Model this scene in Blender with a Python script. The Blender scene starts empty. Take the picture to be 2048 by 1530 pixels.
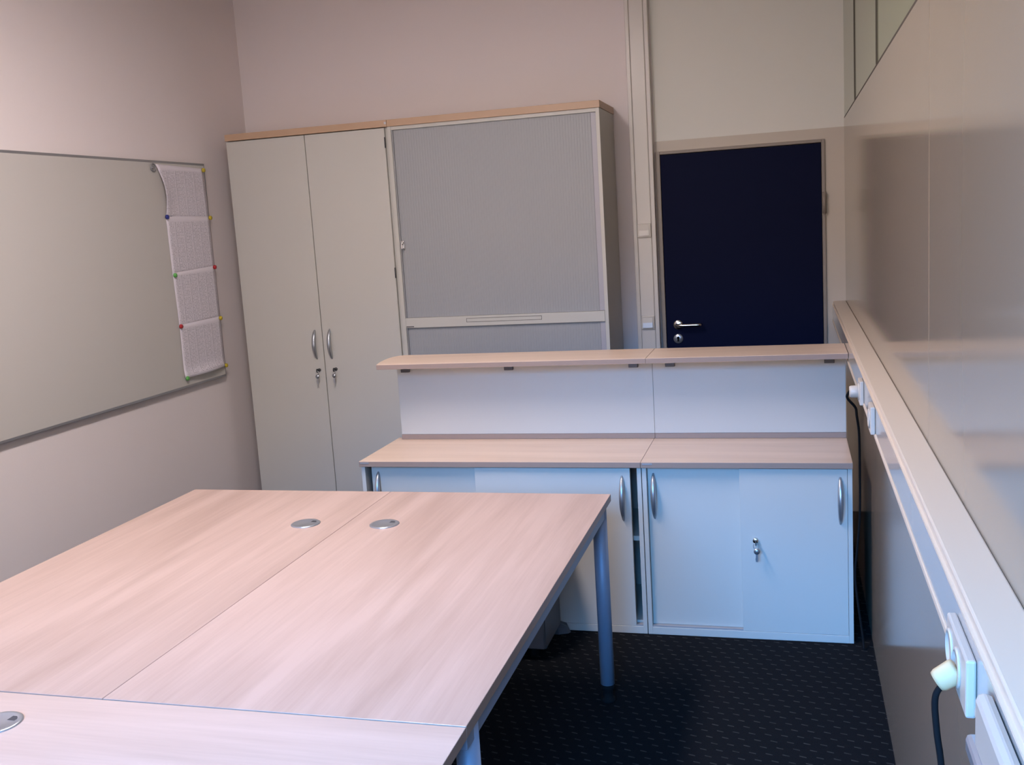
import bpy, bmesh, math, random
from mathutils import Vector, Matrix

random.seed(4)
SC = bpy.context.scene
COL = SC.collection

# ---------------------------------------------------------------- camera
cam_d = bpy.data.cameras.new('camera')
cam = bpy.data.objects.new('camera', cam_d)
COL.objects.link(cam)
cam_d.sensor_fit = 'HORIZONTAL'
cam_d.sensor_width = 36.0
cam_d.lens = 2027.565 / 2048.0 * 36.0
cam_d.clip_start = 0.02
CAM_H = 1.66
_yaw, _pit, _rol = math.radians(-15.7237), math.radians(8.9559), math.radians(3.5892)
_f = Vector((math.sin(_yaw) * math.cos(_pit), math.cos(_yaw) * math.cos(_pit), -math.sin(_pit)))
_r = Vector((math.cos(_yaw), -math.sin(_yaw), 0.0))
_d = _f.cross(_r)
_r2 = math.cos(_rol) * _r + math.sin(_rol) * _d
_d2 = -math.sin(_rol) * _r + math.cos(_rol) * _d
_m = Matrix((_r2, -_d2, -_f)).transposed().to_4x4()
_m.translation = Vector((0, 0, CAM_H))
cam.matrix_world = _m
SC.camera = cam

# ---------------------------------------------------------------- exposure
SC.view_settings.view_transform = 'Standard'
SC.view_settings.look = 'None'
SC.view_settings.gamma = 1.0
SC.view_settings.use_curve_mapping = False
SC.view_settings.exposure = 0.0

# ---------------------------------------------------------------- daylight outside the window
world = bpy.data.worlds.new('outdoors')
SC.world = world
world.use_nodes = True
wn, wl = world.node_tree.nodes, world.node_tree.links
wn.clear()
w_out = wn.new('ShaderNodeOutputWorld')
w_bg = wn.new('ShaderNodeBackground')
w_tc = wn.new('ShaderNodeTexCoord')
w_sp = wn.new('ShaderNodeSeparateXYZ')
w_rp = wn.new('ShaderNodeValToRGB')
w_mp = wn.new('ShaderNodeMapRange')
wl.new(w_tc.outputs['Generated'], w_sp.inputs[0])
# invented skyline, raised towards +x to dim sky light on the left side
w_a = wn.new('ShaderNodeMath'); w_a.operation = 'SUBTRACT'; w_a.inputs[1].default_value = 0.10
w_b = wn.new('ShaderNodeMath'); w_b.operation = 'MAXIMUM'; w_b.inputs[1].default_value = 0.0
w_c = wn.new('ShaderNodeMath'); w_c.operation = 'MULTIPLY_ADD'; w_c.inputs[1].default_value = -0.75
wl.new(w_sp.outputs['X'], w_a.inputs[0])
wl.new(w_a.outputs[0], w_b.inputs[0])
wl.new(w_b.outputs[0], w_c.inputs[0])
wl.new(w_sp.outputs['Z'], w_c.inputs[2])
wl.new(w_c.outputs[0], w_mp.inputs['Value'])
w_mp.inputs['From Min'].default_value = -1.0
w_mp.inputs['From Max'].default_value = 1.0
wl.new(w_mp.outputs[0], w_rp.inputs[0])
wl.new(w_rp.outputs[0], w_bg.inputs[0])
wl.new(w_bg.outputs[0], w_out.inputs[0])
cr = w_rp.color_ramp
cr.elements[0].position = 0.0
cr.elements[0].color = (0.60, 0.52, 0.48, 1)
cr.elements[1].position = 1.0
cr.elements[1].color = (0.36, 1.9, 4.8, 1)
for p_, c_ in ((0.50, (0.50, 0.44, 0.40, 1)), (0.578, (0.55, 0.50, 0.47, 1)), (0.622, (0.40, 1.9, 4.6, 1)), (0.75, (0.36, 1.9, 4.8, 1))):
    e_ = cr.elements.new(p_)
    e_.color = c_
w_bg.inputs[1].default_value = 9.0

WIN = (-1.80, 0.20, 0.90, 2.75)      # the window of the rear wall: x0, x1, z0, z1
REAR = -0.75
pl = bpy.data.lights.new('window_daylight', 'AREA')
pl.shape = 'RECTANGLE'
pl.size = WIN[1] - WIN[0]
pl.size_y = WIN[3] - WIN[2]
pl.cycles.is_portal = True
plo = bpy.data.objects.new('window_daylight', pl)
COL.objects.link(plo)
plo.location = ((WIN[0] + WIN[1]) / 2, REAR - 0.02, (WIN[2] + WIN[3]) / 2)
plo.rotation_euler = (math.radians(90), 0, 0)      # faces +y, into the room

# ---------------------------------------------------------------- materials
def nodes(m):
    m.use_nodes = True
    nt = m.node_tree
    return nt, nt.nodes, nt.links, nt.nodes['Principled BSDF']


def mat(name, col, rough=0.5, metal=0.0, spec=0.5, bump=0.0, bscale=200.0, vary=0.0, vscale=3.0, coat=0.0):
    m = bpy.data.materials.new(name)
    nt, n, l, b = nodes(m)
    b.inputs['Base Color'].default_value = (*col, 1)
    b.inputs['Roughness'].default_value = rough
    b.inputs['Metallic'].default_value = metal
    b.inputs['Specular IOR Level'].default_value = spec
    b.inputs['Coat Weight'].default_value = coat
    tc = n.new('ShaderNodeTexCoord')
    if vary:
        nz = n.new('ShaderNodeTexNoise')
        nz.inputs['Scale'].default_value = vscale
        nz.inputs['Detail'].default_value = 4
        l.new(tc.outputs['Object'], nz.inputs['Vector'])
        mr = n.new('ShaderNodeMapRange')
        mr.inputs['To Min'].default_value = 1 - vary
        mr.inputs['To Max'].default_value = 1 + vary
        l.new(nz.outputs['Fac'], mr.inputs['Value'])
        mx = n.new('ShaderNodeVectorMath')
        mx.operation = 'SCALE'
        mx.inputs[0].default_value = col
        l.new(mr.outputs[0], mx.inputs['Scale'])
        l.new(mx.outputs[0], b.inputs['Base Color'])
    if bump:
        nb = n.new('ShaderNodeTexNoise')
        nb.inputs['Scale'].default_value = bscale
        nb.inputs['Detail'].default_value = 3
        l.new(tc.outputs['Object'], nb.inputs['Vector'])
        bp = n.new('ShaderNodeBump')
        bp.inputs['Strength'].default_value = bump
        bp.inputs['Distance'].default_value = 0.002
        l.new(nb.outputs['Fac'], bp.inputs['Height'])
        l.new(bp.outputs[0], b.inputs['Normal'])
    return m


def wood(name, axis, light, dark, rough=0.32):
    """pale wood laminate whose grain runs along the world axis 'X' or 'Y'"""
    m = bpy.data.materials.new(name)
    nt, n, l, b = nodes(m)
    tc = n.new('ShaderNodeTexCoord')
    mp = n.new('ShaderNodeMapping')
    mp.inputs['Scale'].default_value = (0.55, 7.0, 7.0) if axis == 'X' else (7.0, 0.55, 7.0)
    l.new(tc.outputs['Object'], mp.inputs['Vector'])
    n1 = n.new('ShaderNodeTexNoise')
    n1.inputs['Scale'].default_value = 1.6
    n1.inputs['Detail'].default_value = 5
    n1.inputs['Roughness'].default_value = 0.55
    n1.inputs['Distortion'].default_value = 0.35
    l.new(mp.outputs[0], n1.inputs['Vector'])
    mp2 = n.new('ShaderNodeMapping')
    mp2.inputs['Scale'].default_value = (2.0, 60.0, 60.0) if axis == 'X' else (60.0, 2.0, 60.0)
    l.new(tc.outputs['Object'], mp2.inputs['Vector'])
    n2 = n.new('ShaderNodeTexNoise')
    n2.inputs['Scale'].default_value = 2.0
    n2.inputs['Detail'].default_value = 3
    l.new(mp2.outputs[0], n2.inputs['Vector'])
    ad = n.new('ShaderNodeMath')
    ad.operation = 'MULTIPLY_ADD'
    l.new(n2.outputs['Fac'], ad.inputs[0])
    ad.inputs[1].default_value = 0.22
    l.new(n1.outputs['Fac'], ad.inputs[2])
    rp = n.new('ShaderNodeValToRGB')
    rp.color_ramp.elements[0].position = 0.42
    rp.color_ramp.elements[0].color = (*dark, 1)
    rp.color_ramp.elements[1].position = 0.72
    rp.color_ramp.elements[1].color = (*light, 1)
    l.new(ad.outputs[0], rp.inputs[0])
    l.new(rp.outputs[0], b.inputs['Base Color'])
    b.inputs['Roughness'].default_value = rough
    b.inputs['Specular IOR Level'].default_value = 0.35
    return m


M = {}
M['wall'] = mat('wall_paint', (0.79, 0.715, 0.70), 0.9, bump=0.15, bscale=350, vary=0.012)
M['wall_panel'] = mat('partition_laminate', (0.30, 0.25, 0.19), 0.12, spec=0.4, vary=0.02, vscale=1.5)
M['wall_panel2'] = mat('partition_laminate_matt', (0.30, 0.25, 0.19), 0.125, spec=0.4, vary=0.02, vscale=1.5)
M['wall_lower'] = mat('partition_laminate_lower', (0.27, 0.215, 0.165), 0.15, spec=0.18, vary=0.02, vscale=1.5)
M['door_wall'] = mat('door_wall_laminate', (0.53, 0.46, 0.38), 0.45, vary=0.02, vscale=1.5)
M['wall_upper'] = mat('wall_upper_pale_green', (0.75, 0.725, 0.66), 0.8, bump=0.1, bscale=350)  # paler, greener tone above door height
M['ceiling'] = mat('ceiling_white', (0.86, 0.83, 0.80), 0.95)
M['white'] = mat('white_laminate', (0.54, 0.52, 0.475), 0.42, vary=0.01)
M['carcass'] = mat('carcass_laminate', (0.52, 0.505, 0.46), 0.5)
M['shutter'] = mat('shutter_grey', (0.33, 0.335, 0.345), 0.45)
M['shutter_bar'] = mat('shutter_lead_bar', (0.40, 0.385, 0.42), 0.4)
M['wood_x'] = wood('maple_laminate_crosswise', 'X', (0.74, 0.56, 0.43), (0.64, 0.47, 0.35))
M['wood_y'] = wood('maple_laminate_lengthwise', 'Y', (0.545, 0.39, 0.325), (0.42, 0.29, 0.232))
M['wood_n'] = wood('maple_laminate_front_desk', 'X', (0.58, 0.43, 0.36), (0.485, 0.35, 0.285))
M['edge'] = mat('edge_band_brown', (0.30, 0.215, 0.175), 0.45)
M['edge_light'] = mat('edge_band_maple', (0.50, 0.33, 0.215), 0.45)
M['silver'] = mat('silver_paint', (0.46, 0.48, 0.51), 0.32, metal=0.8)
M['leg'] = mat('leg_silver_paint', (0.23, 0.29, 0.39), 0.5, metal=0.25)
M['chrome'] = mat('polished_metal', (0.75, 0.74, 0.72), 0.16, metal=1.0)
M['alu'] = mat('aluminium_trim', (0.33, 0.33, 0.34), 0.4, metal=0.6)
M['black'] = mat('black_plastic', (0.008, 0.008, 0.009), 0.8, spec=0.1)
M['dark'] = mat('dark_grey_plastic', (0.05, 0.05, 0.055), 0.5)
M['greymetal'] = mat('pedestal_grey', (0.085, 0.088, 0.10), 0.45)
M['bracket'] = mat('bracket_grey', (0.09, 0.085, 0.09), 0.4, metal=0.5)
M['door'] = mat('door_navy_laminate', (0.0008, 0.0028, 0.024), 0.6, spec=0.10)
M['frame'] = mat('door_frame_taupe', (0.26, 0.215, 0.18), 0.45)
M['duct'] = mat('trunking_plastic', (0.70, 0.57, 0.44), 0.35)
M['duct_face'] = mat('trunking_cover', (0.47, 0.435, 0.40), 0.10, spec=0.6)
M['duct_up'] = mat('trunking_plastic_upright', (0.64, 0.59, 0.54), 0.3)
M['switch'] = mat('switch_plastic', (0.55, 0.50, 0.44), 0.22)
M['plug'] = mat('plug_plastic', (0.56, 0.49, 0.42), 0.35)
M['plug_cream'] = mat('plug_cream_plastic', (0.62, 0.47, 0.27), 0.5)
M['board'] = mat('whiteboard_enamel', (0.55, 0.525, 0.49), 0.28, spec=0.35)
M['badge'] = mat('badge_metal', (0.55, 0.55, 0.58), 0.3, metal=0.7)
M['groove'] = mat('shadow_gap_rubber', (0.06, 0.05, 0.04), 0.8)
M['pane'] = mat('transom_glass_green', (0.20, 0.225, 0.13), 0.14, spec=0.5)
M['fill_lamp_diffuser'] = bpy.data.materials.new('fill_lamp_diffuser')  # glowing face of the added, unseen lamp over the desks
_nt, _n, _l, _b = nodes(M['fill_lamp_diffuser'])
_b.inputs['Base Color'].default_value = (0.8, 0.8, 0.8, 1)
_b.inputs['Emission Color'].default_value = (1.0, 0.885, 0.875, 1)
_b.inputs['Emission Strength'].default_value = 54.0
M['inside'] = mat('cabinet_inside_laminate', (0.30, 0.31, 0.33), 0.6)
for nm, c in (('yellow', (0.55, 0.42, 0.03)), ('blue', (0.03, 0.04, 0.25)), ('red', (0.45, 0.02, 0.03)), ('green', (0.12, 0.42, 0.09))):
    M['mag_' + nm] = mat('magnet_' + nm, c, 0.35)


def carpet_mat():
    m = bpy.data.materials.new('dark_carpet')
    nt, n, l, b = nodes(m)
    tc = n.new('ShaderNodeTexCoord')
    sp = n.new('ShaderNodeSeparateXYZ')
    l.new(tc.outputs['Object'], sp.inputs[0])

    def mth(op, a, bb=None, c=None):
        x = n.new('ShaderNodeMath')
        x.operation = op
        for i, v in enumerate((a, bb, c)):
            if v is None:
                continue
            if isinstance(v, (int, float)):
                x.inputs[i].default_value = v
            else:
                l.new(v, x.inputs[i])
        return x.outputs[0]
    row = mth('DIVIDE', sp.outputs['Y'], 0.040)
    rid = mth('FLOOR', row)
    shift = mth('MULTIPLY', rid, 0.37)
    u = mth('FRACT', mth('ADD', mth('DIVIDE', sp.outputs['X'], 0.050), shift))
    v = mth('ADD', mth('FRACT', row), mth('MULTIPLY', u, 0.35))
    inu = mth('MULTIPLY', mth('GREATER_THAN', u, 0.3), mth('LESS_THAN', u, 0.72))
    inv = mth('MULTIPLY', mth('GREATER_THAN', v, 0.55), mth('LESS_THAN', v, 0.70))
    nz = n.new('ShaderNodeTexNoise')
    nz.inputs['Scale'].default_value = 40
    l.new(tc.outputs['Object'], nz.inputs['Vector'])
    dash = mth('MULTIPLY', mth('MULTIPLY', inu, inv), mth('MULTIPLY', nz.outputs['Fac'], 1.1))
    mx = n.new('ShaderNodeMix')
    mx.data_type = 'RGBA'
    l.new(dash, mx.inputs[0])
    mx.inputs[6].default_value = (0.0095, 0.0105, 0.0125, 1)
    mx.inputs[7].default_value = (0.062, 0.062, 0.06, 1)
    l.new(mx.outputs[2], b.inputs['Base Color'])
    b.inputs['Roughness'].default_value = 0.95
    b.inputs['Specular IOR Level'].default_value = 0.03
    nb = n.new('ShaderNodeTexNoise')
    nb.inputs['Scale'].default_value = 260
    l.new(tc.outputs['Object'], nb.inputs['Vector'])
    bp = n.new('ShaderNodeBump')
    bp.inputs['Strength'].default_value = 0.6
    bp.inputs['Distance'].default_value = 0.004
    l.new(nb.outputs['Fac'], bp.inputs['Height'])
    l.new(bp.outputs[0], b.inputs['Normal'])
    return m


def sheet_mat():
    """white paper printed with columns of tiny illegible lines (Generated: Y across, Z up)"""
    m = bpy.data.materials.new('printed_paper')
    nt, n, l, b = nodes(m)
    tc = n.new('ShaderNodeTexCoord')
    sp = n.new('ShaderNodeSeparateXYZ')
    l.new(tc.outputs['Generated'], sp.inputs[0])

    def mth(op, a, bb=None):
        x = n.new('ShaderNodeMath')
        x.operation = op
        for i, v in enumerate((a, bb)):
            if v is None:
                continue
            if isinstance(v, (int, float)):
                x.inputs[i].default_value = v
            else:
                l.new(v, x.inputs[i])
        return x.outputs[0]
    rows = mth('LESS_THAN', mth('FRACT', mth('MULTIPLY', sp.outputs['Z'], 38)), 0.55)
    nz = n.new('ShaderNodeTexNoise')
    mp = n.new('ShaderNodeMapping')
    mp.inputs['Scale'].default_value = (1, 55, 38)
    l.new(tc.outputs['Generated'], mp.inputs['Vector'])
    l.new(mp.outputs[0], nz.inputs['Vector'])
    nz.inputs['Scale'].default_value = 1.0
    words = mth('GREATER_THAN', nz.outputs['Fac'], 0.47)
    colf = mth('FRACT', mth('MULTIPLY', sp.outputs['Y'], 5.3))
    coltext = mth('LESS_THAN', colf, 0.86)
    line = mth('GREATER_THAN', colf, 0.95)
    inz = mth('MULTIPLY', mth('GREATER_THAN', sp.outputs['Z'], 0.05), mth('LESS_THAN', sp.outputs['Z'], 0.90))
    iny = mth('MULTIPLY', mth('GREATER_THAN', sp.outputs['Y'], 0.04), mth('LESS_THAN', sp.outputs['Y'], 0.96))
    area = mth('MULTIPLY', inz, iny)
    txt = mth('MULTIPLY', mth('MULTIPLY', rows, words), coltext)
    ink = mth('MULTIPLY', mth('MAXIMUM', mth('MULTIPLY', txt, 0.45), mth('MULTIPLY', line, 0.5)), area)
    mx = n.new('ShaderNodeMix')
    mx.data_type = 'RGBA'
    l.new(ink, mx.inputs[0])
    mx.inputs[6].default_value = (0.74, 0.69, 0.74, 1)
    mx.inputs[7].default_value = (0.16, 0.14, 0.18, 1)
    l.new(mx.outputs[2], b.inputs['Base Color'])
    b.inputs['Roughness'].default_value = 0.8
    return m


M['carpet'] = carpet_mat()
M['sheet'] = sheet_mat()

# ---------------------------------------------------------------- mesh helpers
def box(bm, x0, x1, y0, y1, z0, z1, bev=0.0, mi=0):
    vs = [bm.verts.new((x, y, z)) for x in (x0, x1) for y in (y0, y1) for z in (z0, z1)]
    q = ((0, 1, 3, 2), (4, 6, 7, 5), (0, 4, 5, 1), (2, 3, 7, 6), (0, 2, 6, 4), (1, 5, 7, 3))
    fs = [bm.faces.new([vs[i] for i in f]) for f in q]
    for f in fs:
        f.material_index = mi
    if bev > 0:
        es = list({e for f in fs for e in f.edges})
        r = bmesh.ops.bevel(bm, geom=es, offset=bev, segments=2, profile=0.5, affect='EDGES')
        for f in r['faces']:
            f.material_index = mi
    return fs


def cyl(bm, p0, p1, r0, r1=None, seg=20, mi=0):
    p0, p1 = Vector(p0), Vector(p1)
    r1 = r0 if r1 is None else r1
    ax = (p1 - p0).normalized()
    a = Vector((0, 0, 1)) if abs(ax.z) < 0.9 else Vector((1, 0, 0))
    u = ax.cross(a).normalized()
    v = ax.cross(u)
    A = [bm.verts.new(p0 + r0 * (math.cos(t) * u + math.sin(t) * v)) for t in [2 * math.pi * i / seg for i in range(seg)]]
    B = [bm.verts.new(p1 + r1 * (math.cos(t) * u + math.sin(t) * v)) for t in [2 * math.pi * i / seg for i in range(seg)]]
    for i in range(seg):
        f = bm.faces.new((A[i], A[(i + 1) % seg], B[(i + 1) % seg], B[i]))
        f.smooth = True
        f.material_index = mi
    f = bm.faces.new(A[::-1]); f.material_index = mi
    f = bm.faces.new(B); f.material_index = mi


def lathe(bm, base, axis, prof, seg=28):
    """prof: (radius, height along axis) pairs"""
    for (ra, ha), (rb, hb) in zip(prof, prof[1:]):
        if abs(ha - hb) < 1e-7 and abs(ra - rb) < 1e-7:
            continue
    base, ax = Vector(base), Vector(axis).normalized()
    a = Vector((0, 0, 1)) if abs(ax.z) < 0.9 else Vector((1, 0, 0))
    u = ax.cross(a).normalized(); v = ax.cross(u)
    rings = []
    for r, h in prof:
        if r < 1e-6:
            rings.append([bm.verts.new(base + ax * h)])
        else:
            rings.append([bm.verts.new(base + ax * h + r * (math.cos(t) * u + math.sin(t) * v)) for t in [2 * math.pi * i / seg for i in range(seg)]])
    for A, B in zip(rings, rings[1:]):
        for i in range(seg):
            j = (i + 1) % seg
            if len(A) == 1 and len(B) == 1:
                continue
            if len(A) == 1:
                f = bm.faces.new((A[0], B[j], B[i]))
            elif len(B) == 1:
                f = bm.faces.new((A[i], A[j], B[0]))
            else:
                f = bm.faces.new((A[i], A[j], B[j], B[i]))
            f.smooth = True


def tube(bm, pts, r, seg=8, sub=6):
    """smooth tube through the points (Catmull-Rom)"""
    P = [Vector(p) for p in pts]
    P = [2 * P[0] - P[1]] + P + [2 * P[-1] - P[-2]]
    path = []
    for i in range(1, len(P) - 2):
        for k in range(sub):
            t = k / sub
            a, b_, c, d = P[i - 1], P[i], P[i + 1], P[i + 2]
            path.append(0.5 * ((2 * b_) + (c - a) * t + (2 * a - 5 * b_ + 4 * c - d) * t * t + (3 * b_ - a - 3 * c + d) * t ** 3))
    path.append(P[-2])
    prev = None
    u = None
    for i, p in enumerate(path):
        tan = (path[min(i + 1, len(path) - 1)] - path[max(i - 1, 0)]).normalized()
        if u is None:
            a = Vector((0, 0, 1)) if abs(tan.z) < 0.9 else Vector((1, 0, 0))
            u = tan.cross(a).normalized()
        else:
            u = (u - tan * u.dot(tan)).normalized()
        v = tan.cross(u)
        ring = [bm.verts.new(p + r * (math.cos(t) * u + math.sin(t) * v)) for t in [2 * math.pi * k / seg for k in range(seg)]]
        if prev:
            for k in range(seg):
                f = bm.faces.new((prev[k], prev[(k + 1) % seg], ring[(k + 1) % seg], ring[k]))
                f.smooth = True
        else:
            bm.faces.new(ring[::-1])
        prev = ring
    bm.faces.new(prev)


def prism(bm, pts, z0, z1, bev=0.0):
    A = [bm.verts.new((x, y, z0)) for x, y in pts]
    B = [bm.verts.new((x, y, z1)) for x, y in pts]
    fs = [bm.faces.new(A[::-1]), bm.faces.new(B)]
    n = len(pts)
    for i in range(n):
        f = bm.faces.new((A[i], A[(i + 1) % n], B[(i + 1) % n], B[i]))
        f.material_index = 1
        fs.append(f)
    return fs


def NB():
    return bmesh.new()


def obj(name, bm, mats, parent=None, origin=None):
    """link one mesh object; coordinates in bm are world coordinates"""
    bmesh.ops.recalc_face_normals(bm, faces=bm.faces)
    me = bpy.data.meshes.new(name)
    org = Vector((0, 0, 0))
    p = parent
    while p is not None:
        org += Vector(p.location)
        p = p.parent
    if parent is None and origin is not None:
        org = Vector(origin)
    bmesh.ops.translate(bm, verts=bm.verts, vec=-org)
    bm.to_mesh(me)
    bm.free()
    for m in (mats if isinstance(mats, (list, tuple)) else [mats]):
        me.materials.append(M[m] if isinstance(m, str) else m)
    o = bpy.data.objects.new(name, me)
    COL.objects.link(o)
    if parent is not None:
        o.parent = parent
    elif origin is not None:
        o.location = origin
    return o


def tag(o, label, cat, group=None):
    o['label'] = label
    o['category'] = cat
    if group:
        o['group'] = group
    return o


def thing(name, label, cat, loc, group=None):
    o = bpy.data.objects.new(name, None)
    o.empty_display_size = 0.1
    COL.objects.link(o)
    o.location = loc
    return tag(o, label, cat, group)


def struct(name, bm, mats, parent=None):
    o = obj(name, bm, mats, parent)
    if parent is None:
        o['kind'] = 'structure'
    return o


def struct_root(name, loc):
    o = bpy.data.objects.new(name, None)
    COL.objects.link(o)
    o.location = loc
    o['kind'] = 'structure'
    return o


def B1(*a, **k):
    bm = NB(); box(bm, *a, **k); return bm


# ---------------------------------------------------------------- the room
XL, XR, YB, ZC = -3.13, 0.272, 5.60, 3.05
struct('floor', B1(XL - 0.1, XR + 0.1, REAR - 0.1, YB + 0.15, -0.08, 0.0), 'carpet')
struct('ceiling', B1(XL - 0.1, XR + 0.1, REAR - 0.1, YB + 0.15, ZC, ZC + 0.1), 'ceiling')
struct('wall_left', B1(XL - 0.1, XL, REAR - 0.1, YB + 0.15, 0, ZC), 'wall')

DX0, DX1, DZ = -0.697, 0.176, 1.985      # door opening (outer edge of its frame)
bm = NB()
box(bm, XL, DX0, YB, YB + 0.12, 0, ZC, mi=0)
box(bm, DX0, XR + 0.1, YB, YB + 0.12, 2.04, ZC, mi=1)
box(bm, DX0, DX1, YB, YB + 0.12, DZ, 2.04, mi=2)
box(bm, DX1, XR + 0.1, YB, YB + 0.12, 0, 2.04, mi=2)
struct('wall_back', bm, ['wall', 'wall_upper', 'door_wall'])

# right wall: glossy partition panels with a transom of glass above
PZ = 2.085
bm = NB()
box(bm, XR, XR + 0.06, 2.2462, YB, 1.09, PZ - 0.006, bev=0.0015, mi=0)
box(bm, XR, XR + 0.06, REAR, 2.2438, 1.09, PZ - 0.006, bev=0.0015, mi=1)
box(bm, XR, XR + 0.06, REAR, YB, 0, 1.0895, mi=3)
box(bm, XR + 0.001, XR + 0.06, 2.2438, 2.2462, 1.09, PZ - 0.006, mi=2)
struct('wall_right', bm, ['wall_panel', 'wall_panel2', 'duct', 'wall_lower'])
tr = struct_root('window_2', (XR, 2.5, PZ))
bm = NB()
box(bm, XR + 0.001, XR + 0.06, REAR, YB, PZ - 0.006, PZ + 0.002)
for y in (4.69, 3.54, 1.2):
    box(bm, XR - 0.0015, XR + 0.06, y - 0.0078, y + 0.0078, PZ, ZC)
struct('gasket', bm, 'groove', tr)
for a, b_ in ((4.698, YB), (3.548, 4.682), (1.208, 3.532), (REAR, 1.192)):
    struct('glass_pane', B1(XR + 0.002, XR + 0.05, a, b_, PZ + 0.002, ZC), 'pane', tr)

# rear wall with the window that lights the room (behind the camera)
bm = NB()
x0, x1, z0, z1 = WIN
box(bm, XL, x0, REAR - 0.1, REAR, 0, ZC)
box(bm, x1, XR + 0.1, REAR - 0.1, REAR, 0, ZC)
box(bm, x0, x1, REAR - 0.1, REAR, 0, z0)
box(bm, x0, x1, REAR - 0.1, REAR, z1, ZC)
struct('wall_rear', bm, 'wall')
wr = struct_root('window_1', ((x0 + x1) / 2, REAR - 0.05, z0))
bm = NB()
for a, b_ in ((x0, x0 + 0.05), ((x0 + x1) / 2 - 0.04, (x0 + x1) / 2 + 0.04), (x1 - 0.05, x1)):
    box(bm, a, b_, REAR - 0.09, REAR - 0.03, z0, z1)
for a, b_ in ((z0, z0 + 0.05), (z1 - 0.05, z1)):
    box(bm, x0, x1, REAR - 0.088, REAR - 0.032, a, b_)
struct('window_frame', bm, 'white', wr)

# unseen ceiling lamp, added to bring warm light to the upper walls
LXc, LYc = -1.5, 2.5
t = thing('fill_lamp', 'long white lamp added out of view above the desks for warm light', 'lamp', (LXc, LYc, ZC))
bm = NB()
for a, b_ in ((LXc - 0.16, LXc - 0.148), (LXc + 0.148, LXc + 0.16)):
    box(bm, a, b_, LYc - 0.76, LYc + 0.76, ZC - 0.075, ZC - 0.0005)
for a, b_ in ((LYc - 0.76, LYc - 0.748), (LYc + 0.748, LYc + 0.76)):
    box(bm, LXc - 0.148, LXc + 0.148, a, b_, ZC - 0.075, ZC - 0.0005)
box(bm, LXc - 0.148, LXc + 0.148, LYc - 0.748, LYc + 0.748, ZC - 0.02, ZC - 0.0005)
obj('housing', bm, 'white', t)
obj('diffuser', B1(LXc - 0.1475, LXc + 0.1475, LYc - 0.7475, LYc + 0.7475, ZC - 0.072, ZC - 0.064), 'fill_lamp_diffuser', t)

# ---------------------------------------------------------------- door
d = struct_root('door_1', ((DX0 + DX1) / 2, YB, 0))
LX0, LX1, LZ = -0.676, 0.161, 1.969
bm = NB()
box(bm, DX0, LX0 + 0.004, YB - 0.012, YB + 0.10, 0, DZ, bev=0.002)
box(bm, LX1 - 0.002, DX1, YB - 0.012, YB + 0.10, 0, DZ, bev=0.002)
box(bm, LX0 + 0.004, LX1 - 0.002, YB - 0.012, YB + 0.10, LZ, DZ, bev=0.002)
box(bm, LX0 + 0.004, LX0 + 0.02, YB + 0.040, YB + 0.10, 0, LZ)
box(bm, LX1 - 0.02, LX1 - 0.002, YB + 0.040, YB + 0.10, 0, LZ)
box(bm, LX0 + 0.02, LX1 - 0.02, YB + 0.040, YB + 0.10, LZ - 0.02, LZ)
fr = struct('door_frame', bm, 'frame', d)
lf = struct('door_leaf', B1(LX0 + 0.006, LX1 - 0.004, YB - 0.004, YB + 0.038, 0.001, LZ - 0.003, bev=0.002), 'door', d)
for zc in (1.661, 0.25):
    bm = NB()
    cyl(bm, (0.170, YB - 0.022, zc - 0.055), (0.170, YB - 0.022, zc + 0.055), 0.0095)
    box(bm, 0.163, 0.177, YB - 0.014, YB - 0.011, zc - 0.05, zc + 0.05)
    struct('hinge', bm, 'frame', fr)
hx, hz = -0.607, 1.049
bm = NB()
lathe(bm, (hx, YB - 0.004, hz), (0, -1, 0), [(0, 0), (0.0265, 0), (0.0265, 0.006), (0.024, 0.009), (0.012, 0.010), (0, 0.010)])
tube(bm, [(hx, YB - 0.01, hz), (hx, YB - 0.045, hz), (hx + 0.012, YB - 0.058, hz), (hx + 0.05, YB - 0.06, hz), (hx + 0.115, YB - 0.058, hz), (hx + 0.128, YB - 0.046, hz)], 0.0098, seg=14)
struct('door_handle', bm, 'chrome', lf)
bm = NB()
lathe(bm, (hx - 0.001, YB - 0.004, 0.972), (0, -1, 0), [(0, 0), (0.0265, 0), (0.0265, 0.005), (0.024, 0.008), (0, 0.008)])
struct('keyhole_plate', bm, 'silver', lf)
bm = NB()
cyl(bm, (hx - 0.001, YB - 0.011, 0.977), (hx - 0.001, YB - 0.0135, 0.977), 0.0075)
box(bm, hx - 0.006, hx + 0.004, YB - 0.0135, YB - 0.011, 0.957, 0.977)
struct('keyhole', bm, 'black', lf)

# ---------------------------------------------------------------- cable trunking
# along the right wall
TX, TZ0, TZ1 = 0.205, 1.040, 1.147
t = thing('cable_trunking', 'long cream cable trunking along the glossy right wall, forming a ledge', 'cable duct', (XR, 2.5, TZ0))
bm = NB()
box(bm, TX + 0.003, XR - 0.0006, REAR, YB - 0.001, TZ0, TZ1, bev=0.003)
obj('trunking_body', bm, 'duct', t)
bm = NB()
box(bm, TX - 0.0005, TX + 0.005, REAR + 0.002, YB - 0.003, TZ0 + 0.013, TZ1 - 0.020, bev=0.001)
obj('trunking_cover', bm, 'duct_face', t)
bm = NB()
box(bm, TX - 0.002, TX + 0.006, REAR + 0.002, YB - 0.003, TZ1 - 0.0195, TZ1 - 0.016)
box(bm, TX - 0.003, TX + 0.006, REAR + 0.002, YB - 0.003, TZ0, TZ0 + 0.012, bev=0.002)
obj('trunking_lip', bm, 'duct', t)
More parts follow.
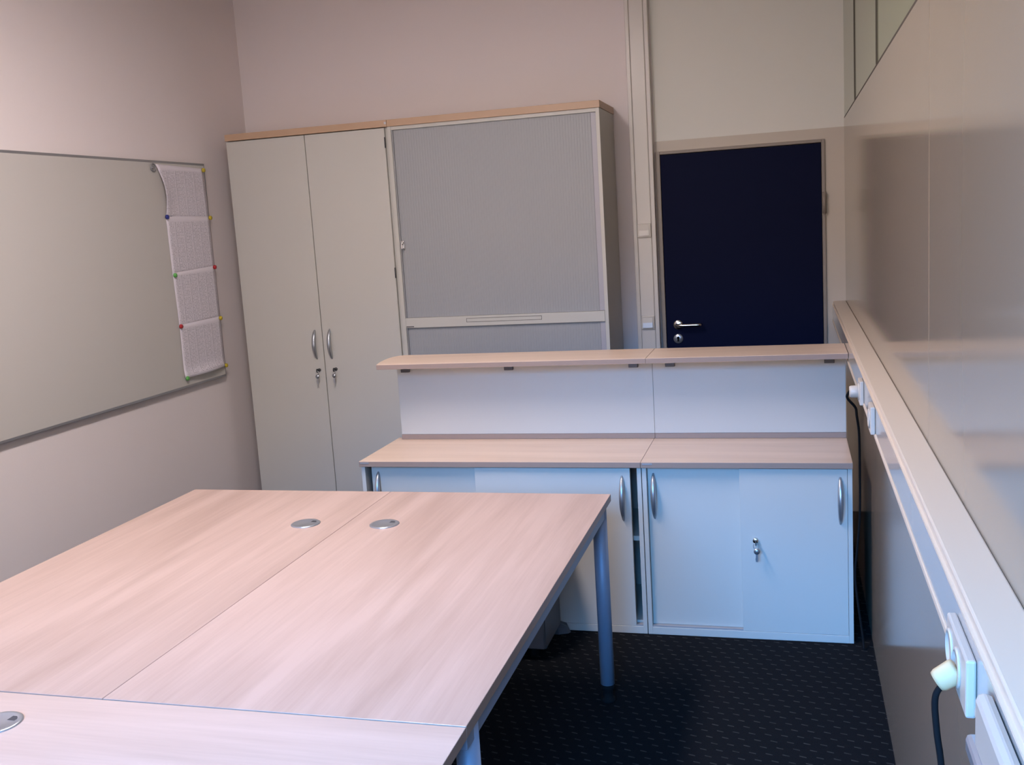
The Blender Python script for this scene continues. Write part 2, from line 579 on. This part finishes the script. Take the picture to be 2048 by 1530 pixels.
# upright one beside the door
t = thing('upright_cable_trunking', 'tall upright cream cable trunking between roller cupboard and blue door', 'cable duct', (-0.762, YB, 0))
UX0, UX1, UY = -0.824, -0.702, 5.54
bm = NB()
box(bm, UX0, UX0 + 0.022, UY, YB, 0, ZC, bev=0.003)
box(bm, UX1 - 0.022, UX1, UY, YB, 0, ZC, bev=0.003)
box(bm, UX0 + 0.02, UX1 - 0.02, UY + 0.008, YB, 0, ZC)
obj('trunking_body', bm, 'duct_up', t)
obj('trunking_cover', B1(UX0 + 0.0245, UX1 - 0.0245, UY + 0.001, UY + 0.01, 0, ZC, bev=0.002), 'duct_up', t)


def light_switch(zc, label):
    t = thing('light_switch', label, 'light switch', (-0.763, UY, zc), 'switches on the upright trunking')
    obj('frame', B1(-0.801, -0.727, UY - 0.010, UY + 0.0005, zc - 0.037, zc + 0.037, bev=0.003), 'switch', t)
    bm = NB()
    xs0, xs1, a, b_ = -0.791, -0.737, zc - 0.027, zc + 0.027
    # a rocker: lower half tipped outward
    prof = [(UY - 0.009, a), (UY - 0.019, a), (UY - 0.0145, zc), (UY - 0.0125, b_), (UY - 0.009, b_)]
    A = [bm.verts.new((xs0, y, z)) for y, z in prof]
    C = [bm.verts.new((xs1, y, z)) for y, z in prof]
    bm.faces.new(A); bm.faces.new(C[::-1])
    for i in range(5):
        bm.faces.new((A[i], C[i], C[(i + 1) % 5], A[(i + 1) % 5]))
    obj('rocker', bm, 'switch', t)


light_switch(1.572, 'upper light switch on the upright trunking, level with the middle of the door')
light_switch(1.072, 'lower light switch on the upright trunking, level with the door handle')

# ---------------------------------------------------------------- fittings shared by the cabinets
def bow_handle(parent, x, y, z0, z1, out=0.036, wid=0.0112, mi='silver'):
    """arched metal pull, tapering to both ends; y is the front of the door"""
    bm = NB()
    n = 18
    prev = None
    for i in range(n + 1):
        t = i / n
        s = 4 * t * (1 - t)
        z = z0 + (z1 - z0) * t
        d_ = out * (s ** 0.8)
        w = 0.0035 + (wid - 0.0035) * s ** 0.7
        th = 0.003 + 0.004 * s
        yo = y - d_
        yi = min(yo + th + 0.004, y + 0.0008) if 0 < i < n else y + 0.0008
        ring = [bm.verts.new(v) for v in ((x - w, yi, z), (x - w * 0.75, yo, z), (x + w * 0.75, yo, z), (x + w, yi, z))]
        if prev:
            for k in range(4):
                f = bm.faces.new((prev[k], prev[(k + 1) % 4], ring[(k + 1) % 4], ring[k]))
                f.smooth = k == 1
        else:
            bm.faces.new(ring[::-1])
        prev = ring
    bm.faces.new(prev)
    return obj('handle', bm, mi, parent)


def lock(parent, x, y, z, r=0.009, h=0.008, m='chrome'):
    bm = NB()
    lathe(bm, (x, y + 0.001, z), (0, -1, 0), [(0, 0), (r, 0), (r, h), (r * 0.8, h + 0.002), (0, h + 0.002)], seg=20)
    return obj('lock', bm, m, parent)


def key(x, y, z, label, dx=0.0):
    """a key in the lock at (x, y front of barrel, z) and its spare hanging from a ring"""
    t = thing('cabinet_key', label, 'key', (x, y, z), 'keys in the cupboard locks')
    bm = NB()
    box(bm, x - 0.0012, x + 0.0012, y - 0.014, y + 0.002, z - 0.004, z + 0.004)
    lathe(bm, (x - 0.0015, y - 0.022, z), (1, 0, 0), [(0, 0), (0.011, 0), (0.011, 0.003), (0, 0.003)], seg=18)
    obj('key_in_lock', bm, 'dark', t)
    bm = NB()
    yr = y - 0.026
    pts = [(x + 0.010 * math.sin(a), yr, z - 0.012 + 0.011 * math.cos(a)) for a in [2 * math.pi * i / 14 for i in range(15)]]
    tube(bm, pts, 0.0011, seg=6, sub=2)
    obj('key_ring', bm, 'silver', t)
    bm = NB()
    lathe(bm, (x + dx, yr - 0.0012, z - 0.033), (0, 1, 0), [(0, 0), (0.0115, 0), (0.0115, 0.0024), (0, 0.0024)], seg=18)
    box(bm, x + dx - 0.0042, x + dx + 0.0042, yr - 0.001, yr + 0.001, z - 0.074, z - 0.042)
    box(bm, x + dx - 0.0058, x + dx - 0.0040, yr - 0.001, yr + 0.001, z - 0.066, z - 0.060)
    obj('spare_key', bm, 'silver', t)
    return t


# ---------------------------------------------------------------- tall cupboards on the back wall
CY, CB = 5.16, 5.585          # front of the doors, back
# two doors
ax0, ax1 = -3.014, -2.053
t = thing('tall_cupboard', 'tall cream cupboard with two hinged doors and bow handles beside the whiteboard', 'cupboard', ((ax0 + ax1) / 2, CB, 0))
bm = NB()
for a, b_ in ((ax0, ax0 + 0.018), (ax1 - 0.018, ax1)):
    box(bm, a, b_, CY + 0.02, CB, 0.0, 2.200, bev=0.001)
box(bm, ax0 + 0.018, ax1 - 0.018, CY + 0.03, CB, 0.0, 0.06)
box(bm, ax0 + 0.018, ax1 - 0.018, CB - 0.01, CB, 0.06, 2.2)
for z in (0.06, 0.42, 0.78, 1.14, 1.5, 1.86, 2.182):
    box(bm, ax0 + 0.018, ax1 - 0.018, CY + 0.03, CB - 0.01, z, z + 0.018)
obj('carcass', bm, 'carcass', t)
bm = NB()
fs = box(bm, ax0 - 0.002, ax1 + 0.0005, CY - 0.006, CB, 2.2005, 2.2365, bev=0.0015, mi=1)
for f in bm.faces:
    if f.normal.z > 0.9:
        f.material_index = 0
obj('top_board', bm, ['wood_x', 'edge_light'], t)
split = -2.536
dl = obj('door', B1(ax0 + 0.001, split - 0.0022, CY, CY + 0.018, 0.055, 2.196, bev=0.0012), 'white', t)
dr = obj('door', B1(split + 0.0022, ax1 - 0.017, CY, CY + 0.018, 0.055, 2.196, bev=0.0012), 'white', t)
bow_handle(dl, -2.580, CY, 0.968, 1.136)
bow_handle(dr, -2.488, CY, 0.968, 1.138)
lock(dl, -2.572, CY, 0.908, m='dark')
lock(dr, -2.470, CY, 0.911, m='dark')
for z in (2.12, 1.43, 0.75, 0.15):
    bm = NB()
    cyl(bm, (ax1 - 0.0165, CY - 0.001, z - 0.028), (ax1 - 0.0165, CY - 0.001, z + 0.028), 0.0035)
    obj('hinge', bm, 'dark', dr)
obj('maker_badge', B1(ax1 - 0.012, ax1 + 0.014 - 0.0145, CY - 0.0075, CY - 0.0055, 2.214, 2.226), 'badge', t)
key(-2.572, CY - 0.009, 0.908, 'keys hanging in the lock of the tall cupboard\'s left door')
key(-2.470, CY - 0.009, 0.911, 'keys hanging in the lock of the tall cupboard\'s right door')

# roller shutter cupboard
bx0, bx1 = -2.0515, -0.913
t = thing('roller_shutter_cupboard', 'tall cupboard with grey roller shutter fronts beside the upright trunking', 'cupboard', ((bx0 + bx1) / 2, CB, 0))
bm = NB()
for a, b_ in ((bx0, bx0 + 0.019), (bx1 - 0.019, bx1)):
    box(bm, a, b_, CY, CB, 0.0, 2.200, bev=0.001)
box(bm, bx0 + 0.019, bx1 - 0.019, CB - 0.01, CB, 0.06, 2.2)
for z0_, z1_ in ((0.0, 0.075), (2.182, 2.2)):
    box(bm, bx0 + 0.019, bx1 - 0.019, CY + 0.004, CB - 0.01, z0_, z1_)
box(bm, bx0 + 0.019, bx1 - 0.019, CY + 0.03, CB - 0.01, 1.13, 1.18)
obj('carcass', bm, 'white', t)
bm = NB()
box(bm, bx0 + 0.001, bx1 + 0.004, CY - 0.006, CB, 2.2005, 2.2365, bev=0.0015, mi=1)
for f in bm.faces:
    if f.normal.z > 0.9:
        f.material_index = 0
obj('top_board', bm, ['wood_x', 'edge_light'], t)
# crossbar between the two shutters, with a pull-out slot outlined on it
cb = obj('crossbar', B1(bx0 + 0.0195, bx1 - 0.0195, CY - 0.001, CY + 0.03, 1.1265, 1.1805, bev=0.0015), 'white', t)
bm = NB()
sx0, sx1, sz0, sz1 = -1.684, -1.268, 1.1475, 1.1690
for a in ((sx0, sx1, sz0, sz0 + 0.002), (sx0, sx1, sz1 - 0.002, sz1), (sx0, sx0 + 0.002, sz0, sz1), (sx1 - 0.002, sx1, sz0, sz1)):
    box(bm, a[0], a[1], CY - 0.0018, CY + 0.001, a[2], a[3])
obj('slot', bm, 'groove', cb)
obj('maker_badge', B1(bx0 + 0.022, bx0 + 0.066, CY - 0.002, CY + 0.001, 1.131, 1.136), 'bracket', cb)


def shutter(z0_, z1_):
    """roller shutter of narrow upright slats"""
    bm = NB()
    a, b_ = bx0 + 0.020, -0.962
    n = 74
    w = (b_ - a) / n
    y = CY + 0.016
    front = []
    for i in range(n):
        xa = a + i * w
        front += [(xa, y + 0.0007), (xa + 0.18 * w, y), (xa + 0.82 * w, y)]
    front.append((b_, y + 0.0007))
    A = [bm.verts.new((x, yy, z0_)) for x, yy in front]
    C = [bm.verts.new((x, yy, z1_)) for x, yy in front]
    for i in range(len(front) - 1):
        bm.faces.new((A[i], A[i + 1], C[i + 1], C[i]))
    A2 = [bm.verts.new((x, y + 0.008, z)) for x, z in ((a, z0_), (b_, z0_), (b_, z1_), (a, z1_))]
    bm.faces.new(A2)
    s = obj('roller_shutter', bm, 'shutter', t)
    bm = NB()
    box(bm, -0.961, bx1 - 0.0195, CY + 0.012, CY + 0.030, z0_, z1_, bev=0.003)
    obj('lead_bar', bm, 'shutter_bar', s)
    bm = NB()
    box(bm, bx0 + 0.0195, bx0 + 0.026, CY + 0.006, CY + 0.0155, z0_, z1_)
    obj('guide_rail', bm, 'alu', s)
    return s


s1 = shutter(1.1815, 2.1815)
s2 = shutter(0.076, 1.1260)
bm = NB()
box(bm, -2.024, -2.006, CY - 0.004, CY + 0.016, 1.556, 1.598, bev=0.002)
lathe(bm, (-2.012, CY - 0.003, 1.586), (0, -1, 0), [(0, 0), (0.008, 0), (0.008, 0.012), (0, 0.014)], seg=16)
box(bm, -2.014, -2.010, CY - 0.022, CY - 0.012, 1.556, 1.588)
obj('lock', bm, 'chrome', s1)

# ---------------------------------------------------------------- low sliding door cabinets
KY = 3.84                       # front of the carcasses
KB = 4.285


def low_cabinet(x0, x1, label, name='sliding_door_cabinet', left_x=None, right_x=None, split=None, hL=None, hR=None, hz=(0.468, 0.652)):
    t = thing(name, label, 'cabinet', ((x0 + x1) / 2, KB, 0))
    bm = NB()
    for a, b_ in ((x0 + 0.001, x0 + 0.018), (x1 - 0.018, x1 - 0.001)):
        box(bm, a, b_, KY, KB, 0.0, 0.687, bev=0.001)
    box(bm, x0 + 0.018, x1 - 0.018, KY, KB, 0.0, 0.030, bev=0.001)
    box(bm, x0 + 0.018, x1 - 0.018, KY + 0.03, KB, 0.030, 0.045)
    box(bm, x0 + 0.018, x1 - 0.018, KB - 0.012, KB, 0.045, 0.687)
    obj('carcass', bm, 'white', t)
    obj('shelf', B1(x0 + 0.018, x1 - 0.018, KY + 0.046, KB - 0.012, 0.373, 0.392), 'white', t)
    obj('runner', B1(x0 + 0.0185, x1 - 0.0185, KY + 0.003, KY + 0.042, 0.0303, 0.0355), 'inside', t)
    bm = NB()
    box(bm, x0, x1, KY - 0.018, KB + 0.005, 0.6875, 0.7100, bev=0.0012, mi=1)
    for f in bm.faces:
        if f.normal.z > 0.9:
            f.material_index = 0
    obj('top_board', bm, ['wood_x', 'edge'], t)
    obj('maker_badge', B1(x0 + 0.006, x0 + 0.045, KY - 0.0195, KY - 0.0175, 0.7005, 0.7065), 'badge', t)
    d1 = obj('sliding_door', B1(left_x, split + 0.03, KY + 0.023, KY + 0.040, 0.036, 0.684, bev=0.001), 'white', t)
    d2 = obj('sliding_door', B1(split, right_x, KY + 0.002, KY + 0.020, 0.031, 0.6815, bev=0.001), 'white', t)
    bow_handle(d1, hL, KY + 0.023, hz[0] + 0.004, hz[1] + 0.006)
    bow_handle(d2, hR, KY + 0.002, *hz)
    return t, d1, d2


low_cabinet(-1.765, -0.5805, 'wide low cabinet with its sliding doors left open a crack, behind the desks',
            left_x=-1.728, right_x=-0.626, split=-1.265, hL=-1.698, hR=-0.658)
_, _, dlock = low_cabinet(-0.5795, 0.204, 'narrower low cabinet with shut sliding doors and a lock, near the right wall',
                          left_x=-0.560, right_x=0.185, split=-0.207, hL=-0.537, hR=0.160)
lock(dlock, -0.152, KY + 0.002, 0.400, r=0.011, h=0.010)
key(-0.150, KY - 0.009, 0.400, 'keys hanging in the lock of the low cabinet near the right wall', dx=0.003)

# ---------------------------------------------------------------- counter tops standing on the low cabinets
SZ0, SZ1 = 1.0635, 1.0850


def hutch(x0, x1, label, shelf_pts, brackets):
    t = thing('counter_hutch', label, 'counter', ((x0 + x1) / 2, 4.27, 0.71))
    bm = NB()
    box(bm, x0, x1, 4.247, 4.300, 0.7105, 0.7325, bev=0.001, mi=1)
    obj('base_board', bm, ['wood_x', 'edge'], t)
    obj('upright_panel', B1(x0, x1, 4.250, 4.269, 0.7330, SZ0 - 0.0005, bev=0.001), 'white', t)
    bm = NB()
    prism(bm, shelf_pts, SZ0, SZ1)
    es = [e for e in bm.edges if abs(e.verts[0].co.z - e.verts[1].co.z) < 1e-6]
    bmesh.ops.bevel(bm, geom=es, offset=0.001, segments=1, affect='EDGES')
    obj('counter_shelf', bm, ['wood_x', 'edge'], t)
    for bx in brackets:
        bm = NB()
        box(bm, bx - 0.020, bx + 0.020, 4.175, 4.250, SZ0 - 0.009, SZ0 - 0.0005, bev=0.002)
        box(bm, bx - 0.020, bx + 0.020, 4.232, 4.2495, SZ0 - 0.042, SZ0 - 0.008, bev=0.002)
        obj('bracket', bm, 'bracket', t)


SF, SB = 4.052, 4.352
end = [(-1.749, SF), (-1.760, 4.10), (-1.770, 4.16), (-1.775, 4.22), (-1.776, 4.27), (-1.770, 4.305), (-1.757, 4.335), (-1.735, SB)]
hutch(-1.735, -0.5765, 'longer counter top unit with a rounded left end on the wide low cabinet',
      [(-0.5765, SF), *end, (-0.5765, SB)], (-1.69, -1.205, -0.655))
hutch(-0.5755, 0.203, 'shorter counter top unit on the narrower low cabinet, touching the right wall ledge',
      [(0.203, SF), (-0.5755, SF), (-0.5755, SB), (0.203, SB)], (-0.50, 0.14))

# ---------------------------------------------------------------- desks
DT = 0.72


def desk(x0, x1, y0, y1, label, grommets, woodm, legs_in=(0.028, 0.078), long_axis='Y', top=DT):
    t = thing('desk', label, 'desk', ((x0 + x1) / 2, (y0 + y1) / 2, 0), 'desks pushed together')
    bm = NB()
    box(bm, x0, x1, y0, y1, top - 0.025, top, bev=0.0015, mi=1)
    for f in bm.faces:
        if abs(f.normal.z) > 0.9:
            f.material_index = 0
    obj('tabletop', bm, [woodm, 'edge'], t)
    ix, iy = legs_in if long_axis == 'Y' else legs_in[::-1]
    bm = NB()
    fx0, fx1, fy0, fy1 = x0 + 0.008, x1 - 0.008, y0 + 0.02, y1 - 0.05
    if long_axis == 'X':
        fx0, fx1, fy0, fy1 = x0 + 0.02, x1 - 0.05, y0 + 0.008, y1 - 0.008
    zr0, zr1 = top - 0.062, top - 0.0255
    box(bm, fx0, fx0 + 0.03, fy0, fy1, zr0, zr1, bev=0.002)
    box(bm, fx1 - 0.03, fx1, fy0, fy1, zr0, zr1, bev=0.002)
    box(bm, fx0 + 0.03, fx1 - 0.03, fy0, fy0 + 0.03, zr0, zr1, bev=0.002)
    box(bm, fx0 + 0.03, fx1 - 0.03, fy1 - 0.03, fy1, zr0, zr1, bev=0.002)
    obj('frame', bm, 'leg', t)
    for lx in (x0 + ix, x1 - ix):
        for ly in (y0 + iy, y1 - iy):
            bm = NB()
            cyl(bm, (lx, ly, 0.065), (lx, ly, top - 0.0258), 0.0245, seg=28)
            lg = obj('leg', bm, 'leg', t)
            bm = NB()
            lathe(bm, (lx, ly, 0.0), (0, 0, 1), [(0, 0), (0.026, 0), (0.026, 0.010), (0.018, 0.016), (0.018, 0.040), (0.0225, 0.046), (0.0225, 0.0655), (0, 0.0655)])
            obj('foot', bm, 'black', lg)
    for gx, gy in grommets:
        bm = NB()
        lathe(bm, (gx, gy, top), (0, 0, 1), [(0, -0.012), (0.040, -0.012), (0.0485, 0.0002), (0.0485, 0.002), (0.045, 0.0042), (0.038, 0.0038), (0.036, 0.0026), (0, 0.0026)], seg=40)
        g = obj('cable_grommet', bm, 'silver', t)
        bm = NB()
        box(bm, gx + 0.012, gx + 0.030, gy + 0.012, gy + 0.030, top + 0.0022, top + 0.0031, bev=0.0004)
        obj('cable_slot', bm, 'dark', g)
    return t


desk(-1.4215, -0.612, 1.702, 3.333, 'pale wood desk running away from the camera, its right side above the bare carpet', [(-1.287, 2.942)], 'wood_y')
desk(-2.234, -1.4225, 1.702, 3.333, 'pale wood desk running away from the camera, on the whiteboard side', [(-1.562, 2.930)], 'wood_y')
desk(-2.234, -0.612, 0.900, 1.7005, 'pale wood desk standing crosswise nearest the camera', [(-1.573, 1.573)], 'wood_n', long_axis='X', top=DT - 0.001)

# ---------------------------------------------------------------- under the desks
px0, px1, py0, py1 = -1.33, -0.934, 3.40, 3.586
t = thing('mobile_pedestal', 'dark grey box on castors mostly hidden behind the far end of the desk', 'pedestal', ((px0 + px1) / 2, 3.6, 0))
px0, px1, py0, py1 = -1.33, -0.928, 3.545, 3.80
obj('body', B1(px0, px1, py0, py1, 0.045, 0.56, bev=0.003), 'greymetal', t)
obj('drawer_front', B1(px0 + 0.004, px1 - 0.004, py0 - 0.014, py0 - 0.0005, 0.05, 0.55, bev=0.002), 'greymetal', t)
for cx in (px0 + 0.05, px1 - 0.055):
    for cy in (py0 + 0.03, py1 - 0.05):
        bm = NB()
        cyl(bm, (cx - 0.012, cy, 0.0205), (cx + 0.012, cy, 0.0205), 0.0203)
        box(bm, cx - 0.016, cx + 0.016, cy - 0.014, cy + 0.014, 0.036, 0.0455)
        obj('castor', bm, 'black', t)

bm = NB()
pts = [(-0.925, 3.800), (-0.93, 3.83), (-1.02, 3.835), (-1.02, 3.795)]
A = [(-1.02, 3.79), (-0.935, 3.79), (-0.900, 3.805), (-0.892, 3.820), (-0.900, 3.834), (-1.02, 3.834)]
lo = [bm.verts.new((x, y, 0.0)) for x, y in A]
hi = [bm.verts.new((x - (0.012 if x > -0.95 else 0), y, zt)) for (x, y), zt in zip(A, (0.062, 0.058, 0.034, 0.026, 0.034, 0.062))]
bm.faces.new(lo[::-1]); bm.faces.new(hi)
for i in range(len(A)):
    bm.faces.new((lo[i], lo[(i + 1) % 6], hi[(i + 1) % 6], hi[i]))
tag(obj('power_strip_end', bm, 'greymetal', origin=(-0.95, 3.81, 0)), 'small grey lump on the carpet against the foot of the wide low cabinet', 'socket strip')

# ---------------------------------------------------------------- whiteboard, sheets and magnets
WY0, WY1, WZ0, WZ1, WX = 3.05, 5.054, 0.902, 2.082, -3.100
t = thing('whiteboard', 'large whiteboard with a thin grey frame on the left wall', 'whiteboard', (XL, (WY0 + WY1) / 2, WZ0))
obj('writing_surface', B1(XL + 0.012, WX, WY0 + 0.006, WY1 - 0.006, WZ0 + 0.006, WZ1 - 0.006), 'board', t)
bm = NB()
fx = WX + 0.0004
box(bm, XL, fx, WY0, WY1, WZ0, WZ0 + 0.012, bev=0.001)
box(bm, XL, fx, WY0, WY1, WZ1 - 0.012, WZ1, bev=0.001)
box(bm, XL, fx, WY0, WY0 + 0.008, WZ0 + 0.012, WZ1 - 0.012, bev=0.001)
box(bm, XL, fx, WY1 - 0.008, WY1, WZ0 + 0.012, WZ1 - 0.012, bev=0.001)
obj('frame', bm, 'alu', t)

SX = WX + 0.0008


def sheet(corners, off, label, curl_left=0.0, curl_bottom=0.0):
    """corners (y, z): top-left, top-right, bottom-right, bottom-left"""
    tl, tr_, br, bl = corners
    lap = 0.010 if off > 0.0015 else 0.0      # the upper margin laps over the sheet above
    tl, tr_ = (tl[0], tl[1] + lap), (tr_[0], tr_[1] + lap)
    n = 14
    bm = NB()
    g0, g1 = [], []
    for j in range(n + 1):
        v = j / n
        r0, r1 = [], []
        for i in range(n + 1):
            u = i / n
            y = (1 - v) * ((1 - u) * tl[0] + u * tr_[0]) + v * ((1 - u) * bl[0] + u * br[0])
            z = (1 - v) * ((1 - u) * tl[1] + u * tr_[1]) + v * ((1 - u) * bl[1] + u * br[1])
            bow = math.sin(math.pi * v)
            d_ = curl_left * bow * max(0, 1 - u / 0.35) ** 2
            y += 0.55 * curl_left * bow * max(0, 1 - u / 0.3)
            if v > 0.8:
                k = (v - 0.8) / 0.2
                d_ += curl_bottom * k * k * (0.25 + math.sin(math.pi * min(1, max(0, u))) * 0.75)
            x = SX + off + d_
            r0.append(bm.verts.new((x, y, z)))
            r1.append(bm.verts.new((x - 0.0005, y, z)))
        g0.append(r0); g1.append(r1)
    for j in range(n):
        for i in range(n):
            f = bm.faces.new((g0[j][i], g0[j][i + 1], g0[j + 1][i + 1], g0[j + 1][i])); f.smooth = True
            f = bm.faces.new((g1[j][i], g1[j + 1][i], g1[j + 1][i + 1], g1[j][i + 1])); f.smooth = True
    for a, b_ in [((0, i), (0, i + 1)) for i in range(n)] + [((n, i + 1), (n, i)) for i in range(n)] + \
                 [((j + 1, 0), (j, 0)) for j in range(n)] + [((j, n), (j + 1, n)) for j in range(n)]:
        bm.faces.new((g0[a[0]][a[1]], g1[a[0]][a[1]], g1[b_[0]][b_[1]], g0[b_[0]][b_[1]]))
    tag(obj('printed_sheet', bm, 'sheet', origin=(SX, tl[0], tl[1])), label, 'paper', 'printed sheets on the whiteboard')


P = [((4.600, 2.064), (5.040, 2.054)), ((4.638, 1.793), (5.050, 1.786)), ((4.640, 1.498), (5.049, 1.516)),
     ((4.648, 1.226), (5.051, 1.233)), ((4.640, 0.956), (5.047, 0.962))]
sheet((P[0][0], P[0][1], P[1][1], P[1][0]), 0.0010, 'topmost printed sheet on the whiteboard, its left edge curling', curl_left=0.022)
sheet((P[1][0], P[1][1], P[2][1], P[2][0]), 0.0018, 'printed sheet below the blue magnet, second from the top of the whiteboard column')
sheet((P[2][0], P[2][1], P[3][1], P[3][0]), 0.0026, 'printed sheet below the upper green magnet, third down the whiteboard column')
sheet((P[3][0], P[3][1], P[4][1], P[4][0]), 0.0034, 'lowest printed sheet on the whiteboard, its bottom edge lifting away', curl_bottom=0.028)


def magnet(y, z, col, label, x=SX + 0.0040):
    bm = NB()
    lathe(bm, (x, y, z), (1, 0, 0), [(0, 0), (0.0115, 0), (0.0115, 0.008), (0.0095, 0.0115), (0, 0.012)], seg=22)
    tag(obj('magnet', bm, 'mag_' + col, origin=(x, y, z)), label, 'magnet', 'round magnets on the whiteboard')


magnet(5.028, 2.046, 'yellow', 'yellow magnet on the right corner of the topmost sheet')
magnet(4.640, 1.797, 'blue', 'blue magnet, the only one, under the topmost sheet\'s left edge')
magnet(5.046, 1.788, 'yellow', 'yellow magnet level with the blue magnet, at the sheets\' right edge')
magnet(4.652, 1.497, 'green', 'upper green magnet on the left edge of the printed sheets')
magnet(5.038, 1.517, 'red', 'red magnet on the right edge of the printed sheets')
magnet(4.654, 1.229, 'red', 'red magnet on the left edge of the printed sheets')
magnet(5.042, 1.232, 'yellow', 'yellow magnet level with the left red magnet, at the sheets\' right edge')
magnet(4.652, 0.953, 'green', 'lower green magnet at the bottom corner of the lowest sheet', x=SX + 0.0085)
magnet(5.040, 0.964, 'yellow', 'yellow magnet at the bottom right corner of the lowest sheet', x=SX + 0.0085)
bm = NB()
pts = [(SX + 0.006, 4.572 + 0.019 * math.sin(a), 2.046 + 0.019 * math.cos(a)) for a in [2 * math.pi * i / 20 for i in range(21)]]
tube(bm, pts, 0.0035, seg=8, sub=2)
lathe(bm, (SX, 4.572, 2.046), (1, 0, 0), [(0, 0), (0.008, 0), (0.008, 0.006), (0, 0.007)], seg=16)
tag(obj('ring_magnet', bm, 'alu', origin=(SX, 4.572, 2.046)), 'grey ring-shaped magnet at the top left of the printed sheets', 'magnet')

# ---------------------------------------------------------------- sockets, plugs and cables on the trunking
def socket(yc, w, z0_, z1_, label, wells):
    t = thing('wall_socket', label, 'socket', (TX, yc, z0_), 'sockets on the trunking')
    obj('frame', B1(TX - 0.013, TX - 0.0008, yc - w / 2, yc + w / 2, z0_, z1_, bev=0.003), 'plug', t)
    for y in wells:
        bm = NB()
        lathe(bm, (TX - 0.0125, y, (z0_ + z1_) / 2), (-1, 0, 0), [(0.0, 0), (0.026, 0), (0.026, 0.003), (0.021, 0.004), (0.021, 0.001), (0, 0.001)], seg=24)
        obj('socket_well', bm, 'plug', t)
    return t


def plug(y, z, out, label, m, cable_pts, r=0.020, cable_label=None, tilt=(0, 0)):
    t = thing('power_plug', label, 'plug', (TX, y, z), 'plugs in the trunking sockets')
    bm = NB()
    lathe(bm, (TX - 0.0125, y, z), (-1, tilt[0], tilt[1]), [(0, 0), (r * 0.9, 0), (r, out * 0.1), (r * 0.92, out * 0.85), (r * 0.8, out), (0, out)], seg=22)
    obj('plug_body', bm, m, t)
    if cable_pts:
        bm = NB()
        tube(bm, cable_pts, 0.0042, seg=8, sub=8)
        obj('cable', bm, 'black', t)


socket(3.235, 0.082, 1.045, 1.119, 'farthest socket on the trunking, beside the counter', (3.235,))
plug(3.235, 1.082, 0.028, 'white plug with a dark cable dropping beside the low cabinet', 'plug',
     [(TX - 0.036, 3.245, 1.086), (TX - 0.046, 3.26, 1.060), (0.185, 3.30, 1.02), (0.196, 3.42, 0.97), (0.214, 3.60, 0.86), (0.222, 3.72, 0.68), (0.224, 3.78, 0.52),
      (0.216, 3.815, 0.38), (0.208, 3.822, 0.29), (0.214, 3.815, 0.20), (0.232, 3.80, 0.05), (0.235, 3.78, 0.006)])
socket(2.80, 0.082, 1.050, 1.124, 'middle socket on the trunking with a flat white front', (2.80,))
socket(1.315, 0.155, 1.036, 1.110, 'nearest socket frame on the trunking, seen edge-on at the lower right', (1.36, 1.30))
plug(1.300, 1.070, 0.030, 'cream plug with a dark cable hanging from the nearest socket', 'plug_cream',
     [(0.176, 1.300, 1.052), (0.166, 1.300, 1.030), (0.168, 1.298, 0.985), (0.174, 1.298, 0.93), (0.18, 1.30, 0.80), (0.19, 1.32, 0.5), (0.20, 1.36, 0.15), (0.21, 1.4, 0.006)], r=0.016, tilt=(0, -0.7))
t = thing('power_adapter', 'bulky rounded pale adapter on the trunking at the lower right corner', 'adapter', (TX, 1.04, 1.085))
bm = NB()
box(bm, TX - 0.020, TX - 0.0012, 0.90, 1.135, 1.055, 1.122, bev=0.008)
obj('adapter_body', bm, 'plug', t)
bm = NB()
box(bm, TX - 0.024, TX - 0.0012, 0.95, 1.17, 1.030, 1.0545, bev=0.006)
obj('adapter_base', bm, 'badge', t)
